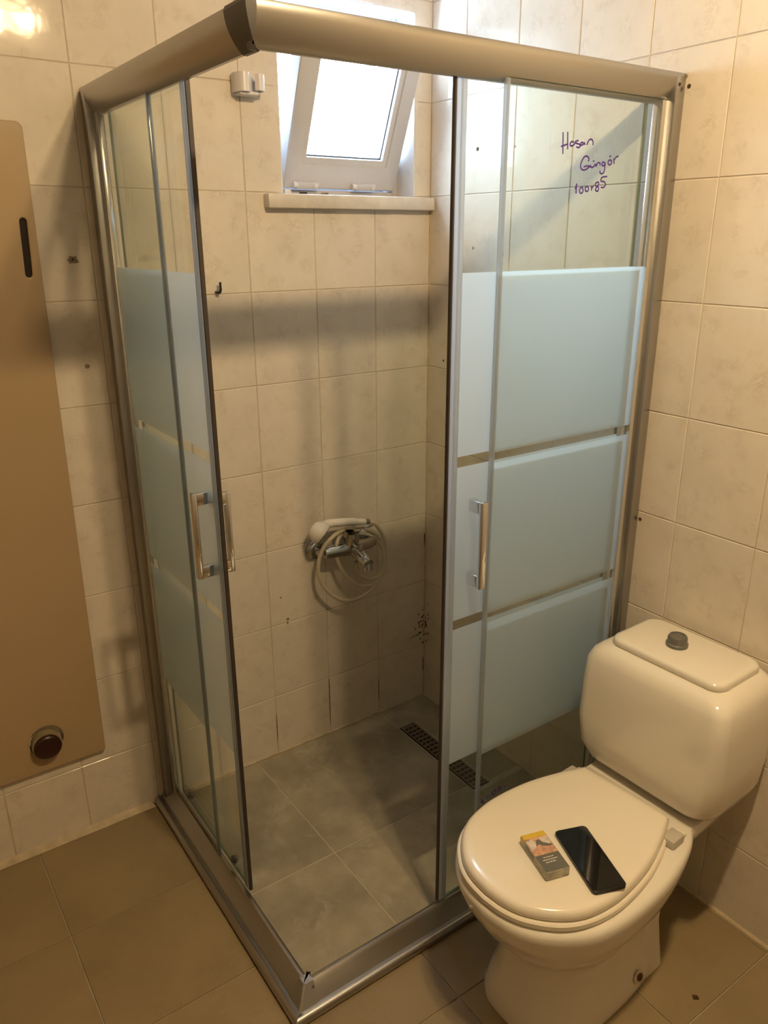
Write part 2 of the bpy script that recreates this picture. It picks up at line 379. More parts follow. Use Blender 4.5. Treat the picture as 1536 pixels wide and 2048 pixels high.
# drill holes, chips and mould on the walls (parts of the walls)
def disc_back(x, z, r, mat, name='drill_hole', irr=0.0, n=12, d=0.0006, sx=1.0):
    P = []
    for j in range(n):
        a = 2 * math.pi * j / n; q = r * (1 + irr * random.uniform(-1, 1)); P.append((x + sx * q * math.cos(a), z + q * math.sin(a)))
    V = [(px, -d, pz) for px, pz in P] + [(px, 0.001, pz) for px, pz in P]
    F = [tuple(range(n))] + [(j, (j + 1) % n, n + (j + 1) % n, n + j) for j in range(n)]
    return mesh(name, V, F, mat, wall_back)
def disc_right(y, z, r, mat, name='drill_hole', irr=0.0, n=12, d=0.0006, sy=1.0):
    P = []
    for j in range(n):
        a = 2 * math.pi * j / n; q = r * (1 + irr * random.uniform(-1, 1)); P.append((y + sy * q * math.cos(a), z + q * math.sin(a)))
    V = [(-d, py, pz) for py, pz in P] + [(0.001, py, pz) for py, pz in P]
    F = [tuple(range(n))] + [(j, (j + 1) % n, n + (j + 1) % n, n + j) for j in range(n)]
    return mesh(name, V, F, mat, wall_right)
disc_back(-1.052, 1.557, 0.010, M_CHIP, 'tile_chip', 0.35, 14, sx=1.35); disc_back(-1.052, 1.558, 0.0028, M_HOLE, d=0.001)
disc_back(-1.050, 1.311, 0.0058, M_CHIP, 'tile_chip', 0.2, 10)
disc_back(-0.734, 1.302, 0.0045, M_HOLE); disc_back(-0.752, 1.555, 0.003, M_CHIP, 'tile_chip', .3)
disc_back(-0.565, .555, 0.003, M_CHIP, 'tile_chip', .3); disc_back(-0.545, .475, .005, M_CHIP, 'tile_chip', .3); disc_back(-0.545, .463, .004, M_CHIP, 'tile_chip', .3)
for y, z, r in ((-.206, 1.828, .0055), (-.352, 1.822, .003), (-.322, 1.556, .004), (-.200, 1.572, .004), (-.077, 1.240, .0032), (-.845, 1.912, .0042)):
    disc_right(y, z, r, M_HOLE if (y, z) in ((-.206, 1.828), (-.077, 1.240)) else M_CHIP)
disc_right(-.855, 1.893, .0045, M_RUST); disc_right(-.853, .945, .0045, M_RUST)
for i in range(26):                      # brown mould creeping out of the shower corner joint
    z = random.gauss(.285, .035); y = -abs(random.gauss(.002, .012)); r = random.uniform(.002, .0055)
    disc_right(min(y, -.002) - r * .5, z, r, M_MOLD, 'mould_stain', .5, 9, .0003 + .00001 * i, .8)
    x = -abs(random.gauss(.002, .016)); z = random.gauss(.285, .03)
    disc_back(min(x, -.002) - r * .5, z, r, M_MOLD, 'mould_stain', .5, 9, .0003 + .00001 * i, .9)
for i in range(10):
    disc_back(-.02 - .006 * i, .262 - .0012 * i + random.uniform(-.003, .003), random.uniform(.0015, .0045) * (1 - i * .06), M_MOLD, 'mould_stain', .4, 9, .0005, 1.5)
for x, z, r, s in ((-.005, .13, .03, .08), (-.005, .62, .03, .08), (-.402, .16, .045, .03), (-.402, .10, .035, .03), (-.402, .06, .03, .03), (-.603, .10, .05, .025), (-.201, .10, .04, .025)):
    disc_back(x, z, r, M_MOLD, 'mould_stain', .3, 14, .0004, s)

# ------------------------------------------------------------------ window
win = empty('window_1', ((WX0 + WX1) / 2, 0.1, WZ0)); tag(win, 'small white tilt window standing open above the shower', kind='structure')
def wpart(o):
    o.parent = win; o.matrix_parent_inverse = Matrix.Translation(win.location).inverted(); return o
for b in ((WX0 - .012, WX0 + .002, .001, .18, WZ0, WZ1), (WX1 - .002, WX1 + .012, .001, .18, WZ0, WZ1), (WX0, WX1, .001, .18, WZ1 - .002, WZ1 + .012)):
    wpart(box('reveal_lining', *b, M_REVEAL))
FY0, FY1 = 0.085, 0.150
for nm, b in (('frame_side', (WX0, WX0 + .032, FY0, FY1, WZ0, WZ1)), ('frame_side', (WX1 - .022, WX1, FY0, FY1, WZ0, WZ1)), ('frame_head', (WX0 + .032, WX1 - .022, FY0, FY1, WZ1 - .036, WZ1)), ('frame_foot', (WX0 + .032, WX1 - .022, FY0 - .005, FY1, WZ0, WZ0 + .014))):
    wpart(box(nm, *b, M_PVC, bev=.003))
wpart(box('frame_rebate', WX0 + .03, WX1 - .02, .130, .150, WZ0, WZ0 + .058, M_PVC, bev=.002))
# sash: local frame u (width), n (depth, outward), w (up the sash)
SA = R(23); SW, SH, ST = 0.373, 0.412, 0.052
MS = Matrix.Translation((-0.456, 0.072, 1.731)) @ Matrix.Rotation(SA, 4, 'X')
sl, sb = 0.046, 0.068
def sashbars(name, u0, u1, w0, w1, bl, bb, bt, n0, n1, mat, parent=None, bev=.002):
    """ring of four mitred bars"""
    o = [(u0, w0), (u1, w0), (u1, w1), (u0, w1)]; i = [(u0 + bl, w0 + bb), (u1 - bl, w0 + bb), (u1 - bl, w1 - bt), (u0 + bl, w1 - bt)]
    V = []; F = []
    for n in (n0, n1):
        V += [(a, n, b) for a, b in o] + [(a, n, b) for a, b in i]
    for k in range(4):
        l = (k + 1) % 4
        F += [(k, l, 4 + l, 4 + k), (8 + k, 12 + k, 12 + l, 8 + l), (k, 8 + k, 8 + l, l), (4 + k, 4 + l, 12 + l, 12 + k)]
    ob = mesh(name, V, F, mat, parent)
    if bev:
        bm = bmesh.new(); bm.from_mesh(ob.data); bmesh.ops.bevel(bm, geom=bm.edges[:], offset=bev, segments=2, affect='EDGES'); bm.to_mesh(ob.data); bm.free()
        ob.data.polygons.foreach_set('use_smooth', [True] * len(ob.data.polygons)); ob.data.set_sharp_from_angle(angle=R(50))
    return ob
sash = sashbars('sash', 0, SW, 0, SH, sl, sb, sl, 0, ST, M_PVC)
sash.parent = win; sash.matrix_world = MS; sash.matrix_parent_inverse = Matrix.Translation(win.location).inverted(); sash.matrix_basis = MS
sashbars('glazing_bead', sl - .001, SW - sl + .001, sb - .001, SH - sl + .001, .016, .016, .016, .0035, .018, M_PVC, sash, .001)
sashbars('rubber_gasket', sl + .012, SW - sl - .012, sb + .012, SH - sl - .012, .006, .006, .006, .016, .022, M_GASKET, sash, 0)
mesh('pane', bverts(sl, SW - sl, .021, .027, sb, SH - sl), BF, M_WGLASS, sash)
for u in (.030, .222):
    h = box('hinge', u, u + .078, -.011, .001, .002, .020, M_PVC, sash, bev=.002)
    lathe('hinge_pin', [(.0001, 0), (.008, 0), (.008, .012), (.005, .014), (.0001, .014)], M_WPL, h, Matrix.Translation((u - .004, -.008, .012)) @ Matrix.Rotation(R(90), 4, 'Y'), 14)
    box('hinge_screw_cover', u + .060, u + .073, -.013, -.010, .004, .017, M_WPL, h, bev=.001)
sill = wpart(box('sill', -0.552, -0.006, -0.030, 0.085, 1.676, 1.7115, M_MARBLE, bev=.004))
wpart(box('striker_plate', -0.452, -0.432, 0.066, 0.080, 1.7125, 1.7285, M_WPL, bev=.002))
wpart(box('drain_slot_cover', -0.400, -0.376, 0.078, 0.0805, 1.7165, 1.7225, M_GASKET, bev=.001))
wpart(box('drain_slot_cover', -0.330, -0.306, 0.078, 0.0805, 1.7165, 1.7225, M_CHIP, bev=.001))

# ------------------------------------------------------------------ ceiling lamp (out of view, lights the room)
lamp = empty('ceiling_lamp', (-0.765, -1.62, ZC)); tag(lamp, 'two-bulb ceiling lamp above the toilet', 'lamp')
o = lathe('lamp_base', [(.0001, 0), (.055, 0), (.055, -.018), (.04, -.03), (.0001, -.03)], M_WPL, lamp)
for s in (-1, 1):
    arm = tube('lamp_arm', [(0, 0, -.02), (s * .04, 0, -.03), (s * .058, 0, -.045)], .008, M_WPL, lamp)
    b = lathe('bulb', [(.0001, -.034), (.036, -.034)] + [(.036 * math.sin(R(a)), -.034 + .036 * math.cos(R(a))) for a in range(105, 180, 15)] + [(.0001, -.070)], M_BULB, lamp, Matrix.Translation((s * .058, 0, -.045)), 16)
    lathe('bulb_shield', [(.0001, .002), (.013, .002), (.014, -.008), (.030, -.022), (.0375, -.034), (.0001, -.0335)], M_WPL, lamp, Matrix.Translation((s * .058, 0, -.045)), 18)  # unseen opaque cup, added to cut light going up and sideways

# ------------------------------------------------------------------ shower cabin
cab = empty('shower_cabin', (-0.5, -0.42, 0)); tag(cab, 'corner shower cabin with satin metal frame and striped frosted glass doors', 'shower cabin')
def cpart(o, parent=None):
    o.parent = parent or cab
    if parent is None: o.matrix_parent_inverse = Matrix.Translation(cab.location).inverted()
    return o
def rail(name, prof, side, mat, smooth=35):
    """profile (o, z): o = distance outward from the inner face; mitred at the corner"""
    n = len(prof)
    if side == 'left': A = [(CX - o, 0, z) for o, z in prof]; B = [(CX - o, CY - o, z) for o, z in prof]
    else: A = [(CX - o, CY - o, z) for o, z in prof]; B = [(0, CY - o, z) for o, z in prof]
    return cpart(loft(name, [A, B], mat, smooth=smooth))
def arc(cx, cz, rx, rz, a0, a1, k=10):
    return [(cx + rx * math.cos(R(a0 + (a1 - a0) * i / k)), cz + rz * math.sin(R(a0 + (a1 - a0) * i / k))) for i in range(k + 1)]
top_prof = [(0.0, 1.870), (0.0, 1.863), (0.004, 1.860), (0.010, 1.8605), (0.0165, 1.866), (0.0235, 1.875), (0.029, 1.8845), (0.033, 1.894), (0.0355, 1.9035), (0.0365, 1.912), (0.034, 1.9175), (0.030, 1.919), (0.004, 1.919), (0.0, 1.914)]
rail('top_rail', top_prof, 'left', M_SATIN); rail('top_rail', top_prof, 'front', M_SATIN)
trim_prof = [(0.025, 0.001), (0.063, 0.001), (0.066, 0.006)] + arc(0.055, 0.012, 0.011, 0.011, 0, 90, 5) + [(0.047, 0.019), (0.025, 0.018)]
rail('base_trim', trim_prof, 'left', M_SATIN); rail('base_trim', trim_prof, 'front', M_SATIN)
bot_prof = [(0.0, 0.001), (0.0, 0.048), (0.006, 0.052), (0.012, 0.052), (0.020, 0.046), (0.034, 0.030), (0.043, 0.019), (0.030, 0.017), (0.026, 0.001)]
rail('bottom_rail', bot_prof, 'left', M_SATIN); rail('bottom_rail', bot_prof, 'front', M_SATIN)
# corner connectors
def corner(name, z0, z1, o0, o1, w, mat):
    V = []
    for z, o in ((z0, o0), (z1, o1)):
        x, y = CX - o, CY - o
        V += [(x, CY + w, z), (x, y + .004, z), (x + .004, y, z), (CX + w, y, z), (CX + w, CY + .012, z), (CX + .012, CY + w, z)]
    F = [(i, (i + 1) % 6, 6 + (i + 1) % 6, 6 + i) for i in range(6)] + [(5, 4, 3, 2, 1, 0), (6, 7, 8, 9, 10, 11)]
    return cpart(mesh(name, V, F, mat, None, 30))
def sleeve(prof, l0, l1, grow, mat):
    """plastic corner sleeve hugging the rail profile, mitred"""
    cz = sum(z for _, z in prof) / len(prof); co = sum(o for o, _ in prof) / len(prof)
    g = [(co + (o - co) * (1 + grow), cz + (z - cz) * (1 + grow)) for o, z in prof]
    A = [(CX - o, CY + l0, z) for o, z in g]; B = [(CX - o, CY - o, z) for o, z in g]; D = [(CX + l1, CY - o, z) for o, z in g]
    return cpart(loft('corner_connector', [A, B, D], mat, smooth=25))
sleeve(top_prof, 0.036, -0.020, 0.05, M_GREYPL)
cb = corner('corner_connector', 0.019, 0.0532, 0.0445, 0.0165, 0.006, M_SATIN)
lathe('screw', [(.0001, 0), (.003, 0), (.003, .001), (.0001, .001)], M_GREYPL, cb, axis_matrix((CX + .001, CY - .0245, .0435), (0, -.6, .5)), 10)
# wall profiles
cpart(box('wall_profile', -0.991, -0.957, -0.030, 0, 0.02, 1.914, M_SATIN, bev=.003))
cpart(box('glass_profile', -0.974, -0.958, -0.052, -0.030, 0.045, 1.866, M_POLISH, bev=.0006))
cpart(box('wall_profile', -0.030, 0, -0.847, -0.812, 0.02, 1.914, M_SATIN, bev=.003))
cpart(box('glass_profile', -0.054, -0.030, -0.836, -0.812, 0.045, 1.866, M_POLISH, bev=.0006))
cpart(box('profile_screw', -0.024, -0.018, -0.8485, -0.8465, 1.893, 1.899, M_RUST, bev=.0008))

ZB, ZT = 0.052, 1.868
ZCUTS = [ZB, 0.445, 0.795, 0.817, 1.163, 1.185, 1.540, ZT]           # clear | frost | stripe | frost | stripe | frost | clear
FRO = [0, 1, 0, 1, 0, 1, 0]
def glass_panel(name, axis, c0, c1, s0, s1):
    """thin glass slab, frosted bands etched into its outer face. axis 'x': slab normal along x (left side)"""
    V = []; F = []; fm = []
    n = len(ZCUTS)
    for z in ZCUTS:
        for c, s in ((c0, s0), (c0, s1), (c1, s1), (c1, s0)):       # c0 = outer face
            V.append((c, s, z) if axis == 'x' else (s, c, z))
    for i in range(n - 1):
        a, b = 4 * i, 4 * (i + 1)
        F.append((a, a + 1, b + 1, b)); fm.append(1 if FRO[i] else 0)
        F.append((a + 2, a + 3, b + 3, b + 2)); fm.append(0)
        F.append((a + 1, a + 2, b + 2, b + 1)); fm.append(2)
        F.append((a + 3, a, b, b + 3)); fm.append(2)
    F += [(0, 1, 2, 3), (4 * n - 4, 4 * n - 3, 4 * n - 2, 4 * n - 1)]; fm += [2, 2]
    return cpart(mesh(name, V, F, [M_GLASS, M_FROST, M_GEDGE], None, None, fm))
fl = glass_panel('fixed_panel', 'x', -0.968, -0.962, -0.040, -0.355); tag(fl, 'fixed frosted glass panel beside the cream panel')
dl = glass_panel('sliding_door', 'x', -0.952, -0.946, -0.062, -0.498); tag(dl, 'narrow sliding glass door by the back wall')
ff = glass_panel('fixed_panel', 'y', -0.830, -0.824, -0.040, -0.478); tag(ff, 'fixed frosted glass panel with purple handwriting')
df = glass_panel('sliding_door', 'y', -0.814, -0.808, -0.072, -0.570); tag(df, 'wide sliding glass door beside the toilet')
def sub(o, parent): o.parent = parent; return o
# edge seals
box('edge_seal', -0.956, -0.942, -0.513, -0.492, ZB, ZT, M_SEAL, dl, bev=.003)
box('seal_lip', -0.953, -0.945, -0.5175, -0.513, ZB, ZT, M_DARKSEAL, dl)
box('edge_strip', -0.970, -0.960, -0.360, -0.354, ZB, ZT, M_SEAL, fl, bev=.001)
box('edge_seal', -0.585, -0.563, -0.818, -0.804, ZB, ZT, M_SEAL, df, bev=.003)
box('seal_lip', -0.5885, -0.585, -0.815, -0.807, ZB, ZT, M_DARKSEAL, df)
box('edge_strip', -0.485, -0.476, -0.832, -0.822, ZB, ZT, M_SEAL, ff, bev=.002)
# rollers at the foot and head of the doors
for par, pts in ((dl, ((-.949, -.12), (-.949, -.42))), (df, ((-.14, -.811), (-.50, -.811)))):
    for x, y in pts:
        for z in (0.075,):
            ax = (1, 0, 0) if par is dl else (0, 1, 0)
            lathe('roller', [(.0001, -.010), (.006, -.010), (.006, -.004), (.011, -.004), (.011, .004), (.006, .004), (.006, .010), (.0001, .010)], M_GREYPL, par, axis_matrix((x, y, z), ax), 14)
# handles: bar with two stand-offs
def handle(par, axis, g, out, c, z0, z1, t=0.016, d=0.044):
    """g: glass face coordinate, out: direction sign, c: centre along the door"""
    a, b = sorted((g + out * (d - .012), g + out * d)); la, lb = sorted((g, g + out * (d - .004)))
    P = lambda a, b, z0, z1, nm, ww=t: (box(nm, a, b, c - ww / 2, c + ww / 2, z0, z1, M_CHROME, par, bev=.0022) if axis == 'x' else box(nm, c - ww / 2, c + ww / 2, a, b, z0, z1, M_CHROME, par, bev=.0022))
    h = P(a, b, z0, z1, 'handle')
    for q in (P(la, lb, z1 - .028, z1 - .001, 'handle_leg', t - .001), P(la, lb, z0 + .001, z0 + .028, 'handle_leg', t - .001)): pass
    return h
handle(dl, 'x', -0.952, -1, -0.470, 0.905, 1.100)
handle(dl, 'x', -0.946, 1, -0.470, 0.905, 1.090, d=0.036)
handle(df, 'y', -0.814, -1, -0.520, 0.898, 1.092)
# handwriting on the fixed panel: flat ribbons of ink on the outer face
WR =[[(-0.3355, 1.7893), (-0.334, 1.7712), (-0.3324, 1.7517)], [(-0.3228, 1.7907), (-0.3216, 1.776), (-0.32, 1.7605)], [(-0.3387, 1.7645), (-0.3293, 1.7672), (-0.321, 1.7699)], [(-0.304, 1.7736), (-0.3096, 1.7746), (-0.3142, 1.771), (-0.3125, 1.7672), (-0.3067, 1.7676), (-0.3016, 1.7716), (-0.2983, 1.777)], [(-0.2913, 1.7774), (-0.2978, 1.7759), (-0.2978, 1.7725), (-0.2884, 1.771), (-0.2858, 1.7673), (-0.291, 1.7651), (-0.2966, 1.7662)], [(-0.2777, 1.774), (-0.2826, 1.7747), (-0.2852, 1.7718), (-0.2816, 1.7697), (-0.2764, 1.7723), (-0.2744, 1.7745), (-0.2724, 1.7707)], [(-0.2673, 1.771), (-0.2636, 1.7779), (-0.2595, 1.7811), (-0.2539, 1.7812), (-0.25, 1.7772), (-0.2493, 1.7714)], [(-0.2592, 1.7419), (-0.2583, 1.7475), (-0.2649, 1.7511), (-0.2725, 1.749), (-0.2792, 1.7396), (-0.2805, 1.7312), (-0.2743, 1.7261), (-0.2653, 1.7268), (-0.2568, 1.7314), (-0.2537, 1.7336), (-0.2627, 1.7336), (-0.2715, 1.7315)], [(-0.2517, 1.7358), (-0.2512, 1.7323), (-0.2454, 1.7319), (-0.2402, 1.7356), (-0.2399, 1.7385)], [(-0.2456, 1.7425), (-0.2428, 1.7437)], [(-0.2371, 1.7386), (-0.2361, 1.7344), (-0.2354, 1.7344), (-0.2326, 1.7395), (-0.2282, 1.7411), (-0.2246, 1.7398), (-0.224, 1.7356)], [(-0.2108, 1.7418), (-0.2167, 1.7423), (-0.219, 1.7386), (-0.2158, 1.7355), (-0.211, 1.7382), (-0.2097, 1.7419), (-0.2098, 1.734), (-0.2109, 1.7246), (-0.2174, 1.7211), (-0.2228, 1.7232), (-0.2221, 1.7263)], [(-0.1963, 1.7475), (-0.2007, 1.7451), (-0.2006, 1.7408), (-0.1962, 1.7381), (-0.1911, 1.7405), (-0.1908, 1.7455), (-0.1963, 1.7475)], [(-0.1983, 1.7531), (-0.1938, 1.755)], [(-0.1823, 1.7409), (-0.1847, 1.7494), (-0.1822, 1.7488), (-0.1781, 1.7533), (-0.1712, 1.7555)], [(-0.2915, 1.6906), (-0.2875, 1.7007), (-0.2884, 1.6928), (-0.2877, 1.6829)], [(-0.2739, 1.6944), (-0.278, 1.691), (-0.2774, 1.6853), (-0.272, 1.6835), (-0.2686, 1.6876), (-0.2699, 1.693), (-0.2739, 1.6944)], [(-0.2571, 1.6965), (-0.2619, 1.6943), (-0.262, 1.6892), (-0.2571, 1.6872), (-0.2529, 1.6902), (-0.2535, 1.6949), (-0.2571, 1.6965)], [(-0.2469, 1.6975), (-0.2437, 1.694), (-0.2442, 1.689)], [(-0.2371, 1.6988), (-0.243, 1.694)], [(-0.2282, 1.7053), (-0.2336, 1.7022), (-0.2319, 1.698), (-0.2248, 1.6967), (-0.2235, 1.6902), (-0.2284, 1.6886), (-0.2323, 1.6914), (-0.2293, 1.6959), (-0.2241, 1.7003), (-0.2246, 1.7047), (-0.2282, 1.7053)], [(-0.2004, 1.7167), (-0.2154, 1.7144), (-0.218, 1.7078), (-0.2084, 1.7066), (-0.2031, 1.7017), (-0.2082, 1.6961), (-0.2165, 1.6962)]]
WR2 =[[(-0.3901, 0.3223), (-0.3945, 0.3123)], [(-0.4103, 0.3242), (-0.4167, 0.3197), (-0.4112, 0.3111), (-0.4048, 0.3156), (-0.4103, 0.3242)], [(-0.4268, 0.3215), (-0.4347, 0.3163), (-0.4293, 0.3077), (-0.4212, 0.3114), (-0.4268, 0.3215)], [(-0.4427, 0.3111), (-0.4524, 0.3098)], [(-0.464, 0.3123), (-0.4702, 0.3064), (-0.4616, 0.2978), (-0.4671, 0.3109)], [(-0.524, 0.2572), (-0.5284, 0.2474)]]
def ink(strokes, yg, rad, par):
    for s in strokes:
        P = [Vector((x, yg, z)) for x, z in s]
        P = catmull(P, 5) if len(P) > 2 else P
        V, F = tube_geo(P, rad, 6); V = [(v.x, yg + (v.y - yg) * .12, v.z) for v in V]
        mesh('ink_stroke', V, F, M_INK, par, 60)
ink(WR, -0.8305, 0.0016, ff)
ink(WR2, -0.8305, 0.0015, ff)

# ------------------------------------------------------------------ linear floor drain
dr = empty('floor_drain', (-.166, -.31, 0)); tag(dr, 'long bronze slotted floor drain in the shower corner', 'drain')
box('drain_slot_shade', -.032, .032, -.198, .190, -.0008, .0002, M_HOLE, dr)  # dark sheet below the grate stands in for shade in its slots
nx, ny = 13, 78
V = []; F = []; W, H = .056, .380
hole = set()
for j in range(2, ny - 2):
    for i in range(1, nx - 1):
        if j % 4 in (1, 2) and i % 4 in (1, 2, 3) and (j // 4 + (i // 4)) % 1 == 0: hole.add((i, j))
for z in (.0006, .0026):
    V += [(-W / 2 + W * i / nx, -H / 2 - .004 + H * j / ny, z) for j in range(ny + 1) for i in range(nx + 1)]
K = (nx + 1) * (ny + 1); idx = lambda i, j, t: t * K + j * (nx + 1) + i
solid = lambda i, j: 0 <= i < nx and 0 <= j < ny and (i, j) not in hole
for j in range(ny):
    for i in range(nx):
        if not solid(i, j): continue
        F.append((idx(i, j, 1), idx(i + 1, j, 1), idx(i + 1, j + 1, 1), idx(i, j + 1, 1)))
        for a, b, c, d in (((i, j), (i + 1, j), i, j - 1), ((i + 1, j), (i + 1, j + 1), i + 1, j), ((i + 1, j + 1), (i, j + 1), i, j + 1), ((i, j + 1), (i, j), i - 1, j)):
            if not solid(c, d): F.append((idx(*a, 0), idx(*b, 0), idx(*b, 1), idx(*a, 1)))
mesh('grate', V, F, M_DRAIN, dr)
box('drain_edge', .029, .033, -.196, .188, .0, .004, M_IGROUT, dr)

# ------------------------------------------------------------------ shower mixer and hand shower
mx = empty('shower_mixer', (-0.345, 0, 0.69)); tag(mx, 'chrome wall mixer tap in the shower, hose coiled around it', 'tap')
def mpart(o): o.parent = mx; o.matrix_parent_inverse = Matrix.Translation(mx.location).inverted(); return o
for x in (-0.440, -0.250):
    mpart(lathe('escutcheon', [(.0001, 0), (.033, 0), (.033, .004), (.026, .012), (.014, .016), (.0001, .016)], M_DULLC, None, axis_matrix((x, 0, .685), (0, -1, 0)), 24))
    mpart(tube('connector', [(x, -.014, .685), (x, -.034, .687), (x + (.012 if x < -.3 else -.012), -.052, .690)], [.011, .012, .015], M_DULLC, n=16))
mpart(tube('mixer_body', [(-.437, -.055, .692), (-.42, -.055, .692), (-.39, -.057, .690), (-.345, -.06, .690), (-.30, -.057, .690), (-.27, -.055, .692), (-.255, -.055, .692)], [.018, .022, .021, .026, .021, .022, .018], M_DULLC, n=18))
mpart(tube('spout', catmull([(-.345, -.065, .688), (-.345, -.10, .688), (-.345, -.135, .678), (-.345, -.160, .668)], 5), [.021] * 6 + [.0195] * 6 + [.017] * 4, M_DULLC, n=16))
mpart(lathe('aerator', [(.0001, 0), (.0135, 0), (.0135, .020), (.0001, .020)], M_DULLC, None, axis_matrix((-.345, -.156, .668), (0, -.2, -1)), 16))
mpart(lathe('diverter_knob', [(.0001, 0), (.006, 0), (.006, .012), (.010, .014), (.010, .026), (.0001, .028)], M_DULLC, None, axis_matrix((-.345, -.118, .69), (0, 0, 1)), 14))
mpart(lathe('cartridge_housing', [(.0001, 0), (.026, 0), (.027, .03), (.025, .046), (.0001, .050)], M_DULLC, None, axis_matrix((-.345, -.06, .700), (0, -.15, 1)), 20))
mpart(box('lever', -.015, .015, -.105, .015, -.004, .005, M_DULLC, None, bev=.003, M=Matrix.Translation((-.345, -.068, .757)) @ Matrix.Rotation(R(-20), 4, 'X')))
hs = empty('hand_shower', (-0.40, -0.07, 0.77)); tag(hs, 'white hand shower with cream hose coiled over the mixer tap', 'shower head')
def hpart(o, par=None): o.parent = par or hs; o.matrix_parent_inverse = Matrix.Translation(hs.location).inverted() if par is None else Matrix(); return o
hd = hpart(lathe('shower_head', [(.0001, .030), (.012, .029), (.022, .024), (.030, .014), (.035, .002), (.035, -.008), (.031, -.014), (.0001, -.014)], M_WHEAD, None, axis_matrix((-.463, -.075, .772), (-.62, .50, .60)), 24))
lathe('spray_face', [(.0001, 0), (.026, 0), (.026, .003), (.0001, .003)], M_GREYPL, hd, axis_matrix((-.463 + .62 * .0138, -.075 - .50 * .0138, .772 - .60 * .0138), (.62, -.50, -.60)), 20)
hpart(tube('shower_handle', catmull([(-.455, -.072, .785), (-.425, -.068, .789), (-.38, -.066, .783), (-.335, -.064, .775), (-.292, -.062, .765)], 4), [.014] * 5 + [.0125] * 8 + [.010] * 4, M_WHEAD, n=14))
hpart(lathe('hose_nut', [(.0001, 0), (.009, 0), (.009, .016), (.0001, .016)], M_DULLC, None, axis_matrix((-.292, -.062, .765), (.95, 0, -.2)), 14))
HOSE =[(-0.3462, -0.095, 0.6541), (-0.3332, -0.0805, 0.6112), (-0.3053, -0.0665, 0.58), (-0.2754, -0.062, 0.565), (-0.248, -0.062, 0.566), (-0.2262, -0.062, 0.5852), (-0.2183, -0.062, 0.619), (-0.2257, -0.062, 0.659), (-0.2497, -0.062, 0.6969), (-0.2807, -0.0553, 0.7178), (-0.3013, -0.0417, 0.7208), (-0.332, -0.035, 0.7269), (-0.3563, -0.0417, 0.7332), (-0.382, -0.0553, 0.7303), (-0.3966, -0.062, 0.71), (-0.3983, -0.062, 0.6818), (-0.3913, -0.062, 0.6513), (-0.3751, -0.062, 0.6154), (-0.3526, -0.062, 0.5853), (-0.3266, -0.062, 0.5608), (-0.2969, -0.062, 0.5473), (-0.2635, -0.062, 0.5452), (-0.2357, -0.062, 0.56), (-0.2185, -0.062, 0.5888), (-0.2151, -0.062, 0.6292), (-0.2226, -0.062, 0.6718), (-0.2435, -0.062, 0.7088), (-0.2716, -0.0552, 0.7316), (-0.3009, -0.0418, 0.7418), (-0.3358, -0.0417, 0.7482), (-0.3729, -0.0553, 0.7489), (-0.4054, -0.062, 0.7429), (-0.4368, -0.062, 0.7194), (-0.4559, -0.062, 0.6881), (-0.4626, -0.062, 0.6562), (-0.4611, -0.062, 0.6219), (-0.4498, -0.062, 0.5899), (-0.4255, -0.062, 0.5566), (-0.3948, -0.062, 0.5291), (-0.3602, -0.062, 0.5125), (-0.3246, -0.062, 0.5093), (-0.2883, -0.062, 0.5186), (-0.2575, -0.062, 0.538), (-0.2295, -0.062, 0.5667), (-0.2122, -0.062, 0.601), (-0.2089, -0.062, 0.6441), (-0.2193, -0.062, 0.6953), (-0.2373, -0.062, 0.7287), (-0.2551, -0.062, 0.7511), (-0.2758, -0.062, 0.7595)]
HP = catmull(HOSE, 5)
hpart(tube('hose', HP, .0062, M_HOSE, n=8))

# ------------------------------------------------------------------ wall bracket for the hand shower
br = empty('shower_holder', (-.575, 0, 1.955)); tag(br, 'small pale plastic hand shower holder on the wall by the window', 'holder')
def bpart(o): o.parent = br; o.matrix_parent_inverse = Matrix.Translation(br.location).inverted(); return o
bpart(box('back_plate', -.613, -.545, -.010, 0, 1.932, 1.980, M_WPL, bev=.008, seg=3))
pl_ = [(-.602, -.010), (-.604, -.030), (-.598, -.048), (-.585, -.052), (-.577, -.044)]
def curl(pts, z0, z1, th, name):
    P = catmull([(a, b, 0) for a, b in pts], 5); L_ = []; R_ = []
    for i, p in enumerate(P):
        t = (P[min(i + 1, len(P) - 1)] - P[max(i - 1, 0)]).normalized(); nrm = Vector((-t.y, t.x, 0)) * th / 2
        L_.append(p + nrm); R_.append(p - nrm)
    ring = L_ + R_[::-1]
    return bpart(loft(name, [[(v.x, v.y, z0) for v in ring], [(v.x, v.y, z1) for v in ring]], M_WPL, smooth=50))
curl([(-.610, -.006), (-.612, -.026), (-.604, -.044), (-.590, -.048), (-.582, -.040)], 1.938, 1.980, .005, 'cradle_arm')
curl([(-.548, -.006), (-.540, -.022), (-.544, -.042), (-.556, -.050), (-.566, -.042)], 1.942, 1.978, .005, 'cradle_arm')
curl([(-.590, -.008), (-.580, -.020), (-.568, -.020), (-.556, -.008)], 1.940, 1.976, .005, 'cradle_web')
bpart(lathe('screw_hole', [(.0001, 0), (.0035, 0), (.0035, .001), (.0001, .001)], M_HOLE, None, axis_matrix((-.588, -.0105, 1.938), (0, -1, 0)), 12))
bpart(box('cradle_foot', -.606, -.556, -.040, -.004, 1.932, 1.940, M_WPL, bev=.003))

br.location.x -= .013
# small black hook on the back wall
hk = tube('wall_hook', [(-.703, 0, 1.470), (-.703, -.014, 1.470), (-.700, -.018, 1.471), (-.698, -.019, 1.476), (-.698, -.019, 1.496)], [.0035, .0035, .004, .0035, .003], M_BLACK)
tag(hk, 'small black metal hook screwed into a tile joint', 'hook')

